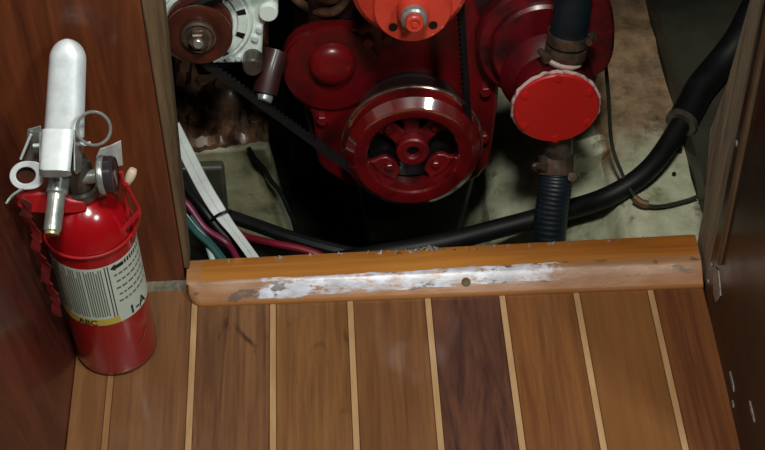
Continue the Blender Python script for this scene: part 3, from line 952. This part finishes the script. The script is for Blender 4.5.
bm = NB(); tube(bm, [V(-0.1405, 1.121, -0.0115) + V(0.010 * math.cos(t) + 0.0, -0.004 * math.sin(t) + 0.002 * math.cos(t), 0.0075 * math.sin(t) + 0.004 * math.cos(t)) for t in [2 * math.pi * k / 14 for k in range(14)]], 0.0016, 8, 3, closed=True)
obj('cable_tie', bm, 'zip', wc)

wire('pink_wire', 'magenta wire running beside the flat white cable', 'wire', [(-0.185, 1.125, 0.02), (-0.1729, 1.12, 0.0083), (-0.1563, 1.1, -0.0063), (-0.1337, 1.09, -0.022), (-0.1207, 1.06, -0.0225), (-0.112, 1.042, -0.026)], 0.0034, 'pink_wire')
wire('red_wire', 'red wire emerging right of the flat white cable', 'wire', [(-0.16, 1.185, -0.075), (-0.1443, 1.1685, -0.075), (-0.1222, 1.149, -0.074), (-0.0889, 1.1286, -0.066), (-0.0516, 1.1144, -0.066), (-0.02, 1.10, -0.075)], 0.0042, 'red_wire')
wire('black_wire', 'black wire bundled under the flat white cable', 'wire', [(-0.183, 1.142, 0.034), (-0.1765, 1.138, 0.018), (-0.1600, 1.130, -0.008), (-0.1420, 1.112, -0.026), (-0.1200, 1.092, -0.036), (-0.098, 1.058, -0.036)], 0.0042, 'rubber')
wire('teal_wire', 'teal wire at the left end behind the sill', 'wire', [(-0.175, 1.085, 0.030), (-0.1624, 1.075, 0.0148), (-0.149, 1.065, 0.0052), (-0.1375, 1.052, -0.0046), (-0.13, 1.040, -0.012)], 0.0036, 'teal_wire')
wire('pale_wire', 'pale grey wire leftmost behind the sill', 'wire', [(-0.178, 1.095, 0.030), (-0.1668, 1.085, 0.0148), (-0.1546, 1.075, 0.0023), (-0.1475, 1.055, -0.004), (-0.143, 1.040, -0.01)], 0.0030, 'white_wire')
wire('teal_wire', 'second teal wire tucked between pale and magenta wires', 'wire', [(-0.17, 1.10, 0.012), (-0.158, 1.088, -0.002), (-0.143, 1.072, -0.012), (-0.130, 1.052, -0.018), (-0.124, 1.041, -0.022)], 0.0030, 'teal_wire')
wire('black_conduit', 'black cable bundle lying behind the sill below the belt', 'cable', [(-0.20, 1.205, -0.085), (-0.1561, 1.1950, -0.082), (-0.117, 1.1756, -0.082), (-0.0733, 1.1515, -0.082), (-0.0195, 1.13, -0.085), (0.0444, 1.1180, -0.095)], 0.0075, 'rubber')
wire('black_conduit', 'thinner black cable in front of the cable bundle', 'cable', [(-0.165, 1.145, -0.078), (-0.130, 1.125, -0.080), (-0.09, 1.100, -0.082), (-0.04, 1.088, -0.086), (0.01, 1.08, -0.098)], 0.0048, 'rubber')
wire('hanging_strap', 'black greasy strap hanging over the pale left bed', 'strap', [(-0.113, 1.2215, -0.012), (-0.1075, 1.2190, -0.026), (-0.098, 1.2195, -0.044), (-0.0935, 1.2170, -0.056), (-0.0835, 1.2150, -0.075), (-0.0765, 1.2090, -0.095), (-0.070, 1.206, -0.118)], 0.0026, 'rubber')
gw = root('sensor_wire', (0.2961, 1.1051, -0.02), 'thin dark green wire with a brown connector on the bed', 'wire')
bm = NB()
tube(bm, [(0.250, 1.22, 0.19), (0.2583, 1.2, 0.1341), (0.2668, 1.19, 0.0749), (0.2720, 1.168, 0.020), (0.2800, 1.140, 0.002), (0.2885, 1.118, -0.006), (0.2961, 1.1065, -0.010), (0.3149, 1.1038, -0.013), (0.3426, 1.1105, -0.014), (0.356, 1.1150, -0.013)], 0.0020, 8, 8)
obj('wire', bm, 'green_wire', gw)
bm = NB(); tube(bm, [(0.2895, 1.1130, -0.0075), (0.2960, 1.1068, -0.0095), (0.3030, 1.1050, -0.0105)], 0.0042, 8, 4)
obj('connector', bm, 'brown_conn', gw)

# ------------------------------------------------------------------ fire extinguisher
AX = V(-0.2345, 0.9445, 0)
ext = root('fire_extinguisher', AX, 'red fire extinguisher standing in the wooden corner', 'extinguisher')
R_ = 0.0385
bm = NB()
lathe(bm, [(0, 0.003), (0.026, 0.003), (0.030, 0.0005), (0.0335, 0.0005), (0.0374, 0.003), (R_, 0.008), (R_, 0.100), (R_, 0.160), (0.0380, 0.166), (0.0362, 0.176), (0.0326, 0.187), (0.0270, 0.196), (0.020, 0.202), (0.0145, 0.205), (0.0140, 0.211), (0, 0.211)], AX, (0, 0, 1), 72)
obj('cylinder', bm, 'ext_red', ext, angle=50)

def cyl(phi, z, off=0.0):
    """point on the body: phi in degrees from the front towards the right"""
    a = math.radians(phi)
    r = R_ + off
    return AX + V(r * math.sin(a), -r * math.cos(a), z)
def wrap(bm, p0, p1, z0, z1, off, step=4.0, slant=0.0):
    n = max(1, int(abs(p1 - p0) / step))
    rows = [(bm.verts.new(cyl(p0 + (p1 - p0) * k / n, z0, off)), bm.verts.new(cyl(p0 + (p1 - p0) * k / n + slant, z1, off))) for k in range(n + 1)]
    for a, b in zip(rows, rows[1:]):
        bm.faces.new((a[0], b[0], b[1], a[1]))
LZ0, LZ1 = 0.0770, 0.1530
bm = NB(); wrap(bm, -115, 118, LZ0, LZ1, 0.0003)
lab = obj('label', bm, 'label', ext)
tag(lab, 'white printed paper label with yellow foot')
bm = NB(); wrap(bm, -100, 26, LZ0, LZ0 + 0.0085, 0.0005)
obj('yellow_band', bm, 'yellow', lab)
# columns of fine print run up the label
bm = NB()
for (p0, p1, n) in ((-62, -40, 7), (-36, -13, 8), (-8, 14, 8)):
    for k in range(n):
        p = p0 + (p1 - p0) * k / (n - 1)
        wrap(bm, p - 0.75, p + 0.75, LZ0 + 0.0115 + 0.004 * random.random() * (k % 3 == 0), LZ1 - 0.003 - 0.010 * random.random() * (k % 4 == 1), 0.0005)
obj('fine_print', bm, 'ink_green', lab, merge=False)
bm = NB()
for p in (19.5, 23.5):
    wrap(bm, p - 0.7, p + 0.7, LZ0 + 0.009, LZ1 - 0.001, 0.0005)
# right panel: heading, arrow, lines
wrap(bm, 34, 47, LZ1 - 0.0080, LZ1 - 0.0035, 0.0005)
bm.faces.new([bm.verts.new(cyl(26.5, LZ1 - 0.0058, 0.0005)), bm.verts.new(cyl(34, LZ1 - 0.010, 0.0005)), bm.verts.new(cyl(34, LZ1 - 0.0015, 0.0005))])
for p in (50, 55, 60, 65, 70, 76, 82):
    wrap(bm, p - 1.6, p + 1.4, LZ1 - 0.0078, LZ1 - 0.0030, 0.0005)
obj('heading_print', bm, 'ink', lab, merge=False)
bm = NB()
for k in range(5):
    z = LZ1 - 0.0165 - 0.0085 * k
    p = 30 + 2 * (k % 2)
    while p < 84:
        w_ = random.uniform(4, 9)
        wrap(bm, p, p + w_, z, z + 0.0022, 0.0005)
        p += w_ + 2.2
obj('fine_print', bm, 'ink_green', lab, merge=False)

bm = NB()
pv = None
for k in range(9):
    f = k / 8
    w_ = 0.0012 * math.sin(math.pi * (0.08 + 0.84 * f))
    cur = (bm.verts.new(cyl(44 + 30 * f, 0.034 + 0.026 * f ** 1.5 - w_, 0.0004)), bm.verts.new(cyl(44 + 30 * f, 0.034 + 0.026 * f ** 1.5 + w_, 0.0004)))
    if pv:
        bm.faces.new((pv[0], cur[0], cur[1], pv[1]))
    pv = cur
obj('scuff_mark', bm, 'scuff', ext)

def text_mesh(body, size, phi0, z0, parent, mat, name='lettering'):
    cu = bpy.data.curves.new('lettering_curve', 'FONT')
    cu.body = body
    cu.size = size
    cu.offset = size * 0.02
    to = bpy.data.objects.new('lettering_tmp', cu)
    COL.objects.link(to)
    bpy.context.view_layer.update()
    dg = bpy.context.evaluated_depsgraph_get()
    me = bpy.data.meshes.new_from_object(to.evaluated_get(dg))
    bpy.data.objects.remove(to)
    bpy.data.curves.remove(cu)
    bm = NB(); bm.from_mesh(me)
    bpy.data.meshes.remove(me)
    for v in bm.verts:
        v.co = cyl(phi0 + math.degrees(v.co.x / R_), z0 + v.co.y, 0.0007)
    return obj(name, bm, mat, parent, merge=False)
text_mesh('ABC', 0.0095, -32, LZ0 + 0.0008, lab, 'ink')
text_mesh('1-A', 0.0150, 40, LZ0 + 0.0030, lab, 'ink')

# red retaining band and its loop
bm = NB(); tube(bm, [AX + V(0.0394 * math.sin(t), -0.0394 * math.cos(t), 0.1655 + 0.003 * math.cos(t)) for t in [2 * math.pi * k / 32 for k in range(32)]], 0.0014, 8, 2, closed=True)
band = obj('retaining_band', bm, 'red_plastic', ext)
bm = NB(); tube(bm, [(-0.1944, 0.94, 0.2211), (-0.1909, 0.94, 0.2038), (-0.1882, 0.94, 0.1862), (-0.1945, 0.934, 0.1690), (-0.2005, 0.932, 0.1560)], 0.0020, 8, 8)
obj('cord', bm, 'red_plastic', band)
bm = NB(); tube(bm, [(-0.1868, 0.932, 0.1940), (-0.1973, 0.930, 0.1830), (-0.2055, 0.9265, 0.1735), (-0.2075, 0.9250, 0.1640)], 0.0022, 8, 8)
obj('cord', bm, 'red_plastic', band)
bm = NB(); tube(bm, [(-0.1976, 0.945, 0.2308), (-0.1983, 0.945, 0.2091), (-0.1985, 0.944, 0.1894), (-0.1995, 0.942, 0.176)], 0.0019, 8, 8)
obj('cord', bm, 'red_plastic', band)
bm = NB(); tube(bm, [(-0.1885, 0.955, 0.2240), (-0.1905, 0.9535, 0.2205), (-0.1935, 0.9515, 0.2150), (-0.1955, 0.950, 0.2105)], lambda t: 0.0022 + 0.0022 * math.sin(math.pi * min(1, t * 0.9 + 0.12)), 12, 6)
obj('seal_tip', bm, 'cream', band)

# torn faded strap down the left side
bm = NB()
sp = [(-0.2770, 0.926, 0.226), (-0.2790, 0.924, 0.206), (-0.2735, 0.922, 0.188), (-0.2785, 0.922, 0.168), (-0.2725, 0.920, 0.150), (-0.2770, 0.920, 0.130), (-0.2720, 0.918, 0.112), (-0.2740, 0.917, 0.086)]
Q = spline(sp, 6)
prev = None
for i, p in enumerate(Q):
    w_ = 0.0075 + 0.0008 * math.sin(i * 1.9) + 0.0060 * noise.noise(Vector((i * 0.7, 0, 0)))
    t_ = 0.0008
    dx = 0.0020 * noise.noise(Vector((i * 0.9, 4, 0)))
    cur = [bm.verts.new(p + V(-w_ * 0.6 + dx, 0.0 - t_, 0.002 * math.sin(i))), bm.verts.new(p + V(w_ * 0.5, -0.005 - t_, -0.001)), bm.verts.new(p + V(w_ * 0.5, -0.005 + t_, -0.001)), bm.verts.new(p + V(-w_ * 0.6 + dx, 0.0 + t_, 0.002 * math.sin(i)))]
    if prev:
        for k in range(4):
            bm.faces.new((prev[k], prev[(k + 1) % 4], cur[(k + 1) % 4], cur[k]))
    else:
        bm.faces.new(cur)
    prev = cur
bm.faces.new(prev)
obj('torn_strap', bm, 'red_faded', ext)

# head: valve, lever, carrying handle, nozzle, gauge, pin
bm = NB()
lathe(bm, [(0.0135, 0.2105), (0.0170, 0.2115), (0.0170, 0.2185), (0.0135, 0.2195), (0.0135, 0.240), (0.0115, 0.246), (0, 0.246)], AX, (0, 0, 1), 32)
valve = obj('valve', bm, 'dark_steel', ext)
bm = NB(); prism(bm, [(-0.2865, 0.924, 0.2160), (-0.2850, 0.9255, 0.2260), (-0.2750, 0.926, 0.2290), (-0.2560, 0.926, 0.2270), (-0.2400, 0.926, 0.2180), (-0.2300, 0.927, 0.2145), (-0.2290, 0.926, 0.2035), (-0.2400, 0.924, 0.2040), (-0.2560, 0.922, 0.2080), (-0.2760, 0.9225, 0.2090)], (0, 0.006, 0.001))
obj('red_guard', bm, 'red_plastic', ext, bevel=0.0018)
# carrying handle (lower, brighter plate)
def plate(bm, c0, c1, w0, w1, th, curve=0.0, nseg=8, lseg=8, round_end=0.0, drop=0.0):
    """curved plate from c0 to c1 whose cross-section bows by 'curve'; sides turn down by 'drop'"""
    c0, c1 = Vector(c0), Vector(c1)
    d = (c1 - c0)
    Ln = d.length
    t = d.normalized()
    s = Vector((1, 0, 0)); s = (s - t * s.dot(t)).normalized()
    n = s.cross(t)
    if n.z < 0: n = -n
    top, bot = [], []
    for j in range(lseg + 1):
        f = j / lseg
        if round_end:
            f = 1 - (1 - f) ** 1.6
        L = f * Ln
        w = w0 + (w1 - w0) * f
        k = 1.0
        if round_end and L > Ln - round_end:
            q = (L - (Ln - round_end)) / round_end
            k = math.sqrt(max(0.0, 1 - q * q))
            k = max(k, 0.05)
        ra, rb = [], []
        for i in range(nseg + 1):
            a = -1 + 2 * i / nseg
            h = curve * (math.sqrt(max(0, 1 - (abs(a)) ** 2.6)) - 1) * (0.35 + 0.65 * k) - curve * 0.5 * (1 - k)
            p = c0 + t * L + s * (a * w * 0.5 * k) + n * h
            ra.append(bm.verts.new(p)); rb.append(bm.verts.new(p - n * th))
        top.append(ra); bot.append(rb)
    for j in range(lseg):
        for i in range(nseg):
            bm.faces.new((top[j][i], top[j][i + 1], top[j + 1][i + 1], top[j + 1][i]))
            bm.faces.new((bot[j][i], bot[j + 1][i], bot[j + 1][i + 1], bot[j][i + 1]))
        bm.faces.new((top[j][0], top[j + 1][0], bot[j + 1][0], bot[j][0]))
        bm.faces.new((top[j][nseg], bot[j][nseg], bot[j + 1][nseg], top[j + 1][nseg]))
    for i in range(nseg):
        bm.faces.new((top[0][i], bot[0][i], bot[0][i + 1], top[0][i + 1]))
        bm.faces.new((top[-1][i], top[-1][i + 1], bot[-1][i + 1], bot[-1][i]))
bm = NB(); plate(bm, (-0.2412, 0.948, 0.2725), (-0.2318, 1.0015, 0.3325), 0.0335, 0.0300, 0.0016, 0.0110, 16, 28, round_end=0.017)
obj('lever', bm, 'silver', ext, angle=60)
bm = NB(); plate(bm, (-0.2448, 0.913, 0.2680), (-0.2420, 0.944, 0.2850), 0.0250, 0.0262, 0.0020, 0.0028, 14, 8)
ch = obj('carrying_handle', bm, 'silver', ext, angle=60)
bm = NB(); plate(bm, (-0.2452, 0.9125, 0.2600), (-0.2448, 0.9128, 0.2674), 0.0262, 0.0250, 0.0012, 0.0025, 14, 3)
obj('front_lip', bm, 'steel', ch, angle=60)
for sx_ in (-1, 1):
    bm = NB()
    x = -0.2430 + 0.0135 * sx_
    prism(bm, [(x, 0.915, 0.2640), (x, 0.946, 0.2810), (x, 0.965, 0.2480), (x, 0.945, 0.2360), (x, 0.917, 0.2580)], (0.0013 * sx_, 0, 0))
    obj('side_cheek', bm, 'steel', ch, bevel=0.0004)
# left bracket plate with eye
bm = NB()
prism(bm, [(-0.2695, 0.955, 0.2753), (-0.2580, 0.955, 0.2786), (-0.2590, 0.955, 0.2374), (-0.2790, 0.955, 0.239)], (0, 0.0016, 0))
obj('bracket_plate', bm, 'steel', ext, bevel=0.0005)
bm = NB(); tube(bm, [(-0.2670, 0.953, 0.2720), (-0.2790, 0.947, 0.2500)], 0.0012, 8, 2)
obj('bracket_rib', bm, 'silver', ext)
bm = NB()
NE = 40
ec = V(-0.2735, 0.930, 0.2470)
eu, ev = V(1, 0, -0.05), V(0.12, 0.62, 0.78)
outer, inner = [], []
for k in range(NE):
    t = 2 * math.pi * k / NE
    c_, s_ = math.cos(t), math.sin(t)
    e = 0.72
    ox = 0.0150 * math.copysign(abs(c_) ** e, c_) if c_ > 0 else 0.0135 * c_
    oy = 0.0120 * math.copysign(abs(s_) ** e, s_) if c_ > 0 else 0.0120 * s_
    outer.append((ox, oy)); inner.append((0.0082 * c_, 0.0070 * s_))
en = eu.cross(ev).normalized()
for lst in (outer, inner):
    pass
vt = [[bm.verts.new(ec + eu * p[0] + ev * p[1] + en * h) for p in lst] for lst, h in ((outer, 0), (inner, 0.0), (inner, -0.0016), (outer, -0.0016))]
for a, b in ((0, 1), (1, 2), (2, 3), (3, 0)):
    for k in range(NE):
        k2 = (k + 1) % NE
        bm.faces.new((vt[a][k], vt[a][k2], vt[b][k2], vt[b][k]))
obj('bracket_eye', bm, 'silver', ext, bevel=0.0006)
bm = NB(); lathe(bm, [(0, 0), (0.0085, 0), (0.0085, 0.002), (0, 0.002)], ec - en * 0.0085, en, 24)
obj('red_guard', bm, 'rust', ext)
bm = NB(); tube(bm, [(-0.2755, 0.925, 0.2380), (-0.2850, 0.918, 0.2365), (-0.2905, 0.912, 0.2330)], 0.0013, 8, 6)
obj('loose_wire', bm, 'steel', ext)
# pull pin with ring
bm = NB(); tube(bm, [(-0.2657, 0.9465, 0.2649), (-0.2180, 0.9465, 0.2640)], 0.0019, 10, 2)
obj('pull_pin', bm, 'silver', ext)
bm = NB(); tube(bm, [V(-0.2125, 0.945, 0.2822) + V(0.0138 * math.cos(t), 0.0138 * 0.62 * math.sin(t), 0.0138 * 0.78 * math.sin(t)) for t in [2 * math.pi * k / 28 for k in range(28)]], 0.0014, 10, 2, closed=True)
obj('pin_ring', bm, 'steel', ext)
# pressure gauge facing right
gc = V(-0.2150, 0.938, 0.2345)
ga = V(0.99, -0.02, 0.06).normalized()
bm = NB(); lathe(bm, [(0.006, -0.016), (0.006, 0), (0.0155, 0.0), (0.0172, 0.0015), (0.0172, 0.0050), (0.0165, 0.0060), (0.0160, 0.0056)], gc, ga, 36)
gg = obj('gauge', bm, 'steel', ext)
bm = NB(); lathe(bm, [(0.0162, 0.0050), (0.0164, 0.0125), (0.0150, 0.0142), (0.0138, 0.0142)], gc, ga, 36)
obj('gauge_rim', bm, 'gauge_face', gg)
bm = NB(); lathe(bm, [(0.0142, 0.0138), (0.008, 0.0146), (0, 0.0150)], gc, ga, 36)
obj('gauge_lens', bm, 'gauge_face', gg)
# scuffed plate behind the gauge
bm = NB(); prism(bm, [(-0.2209, 0.965, 0.2290), (-0.2157, 0.965, 0.2395), (-0.2060, 0.965, 0.2430), (-0.1966, 0.965, 0.2480), (-0.1990, 0.965, 0.2190), (-0.2042, 0.965, 0.2180), (-0.2053, 0.965, 0.2290), (-0.2132, 0.965, 0.2320)], (0, 0.0014, 0))
obj('seal_plate', bm, 'white_tag', ext, bevel=0.0004)
# nozzle
n0, n1 = V(-0.2482, 0.934, 0.2380), V(-0.2535, 0.894, 0.2160)
nd = (n1 - n0); nl = nd.length
bm = NB()
prof = [(0, 0), (0.0094, 0), (0.0094, nl * 0.28), (0.0076, nl * 0.32), (0.0076, nl * 0.40)]
k = 0
h = nl * 0.40
while h < nl * 0.96:
    prof += [(0.0076, h), (0.0073, h + 0.0012)]
    h += 0.0024
prof += [(0.0073, nl), (0.0064, nl + 0.001)]
lathe(bm, prof + [(0.0, nl + 0.001)], n0, nd, 28)
nz = obj('nozzle', bm, 'steel', ext, angle=30)
bm = NB(); lathe(bm, [(0.0062, nl), (0.0060, nl + 0.0032), (0.0030, nl + 0.0034), (0.0024, nl + 0.0015), (0, nl + 0.0015)], n0, nd, 20)
obj('nozzle_tip', bm, 'brass', nz)
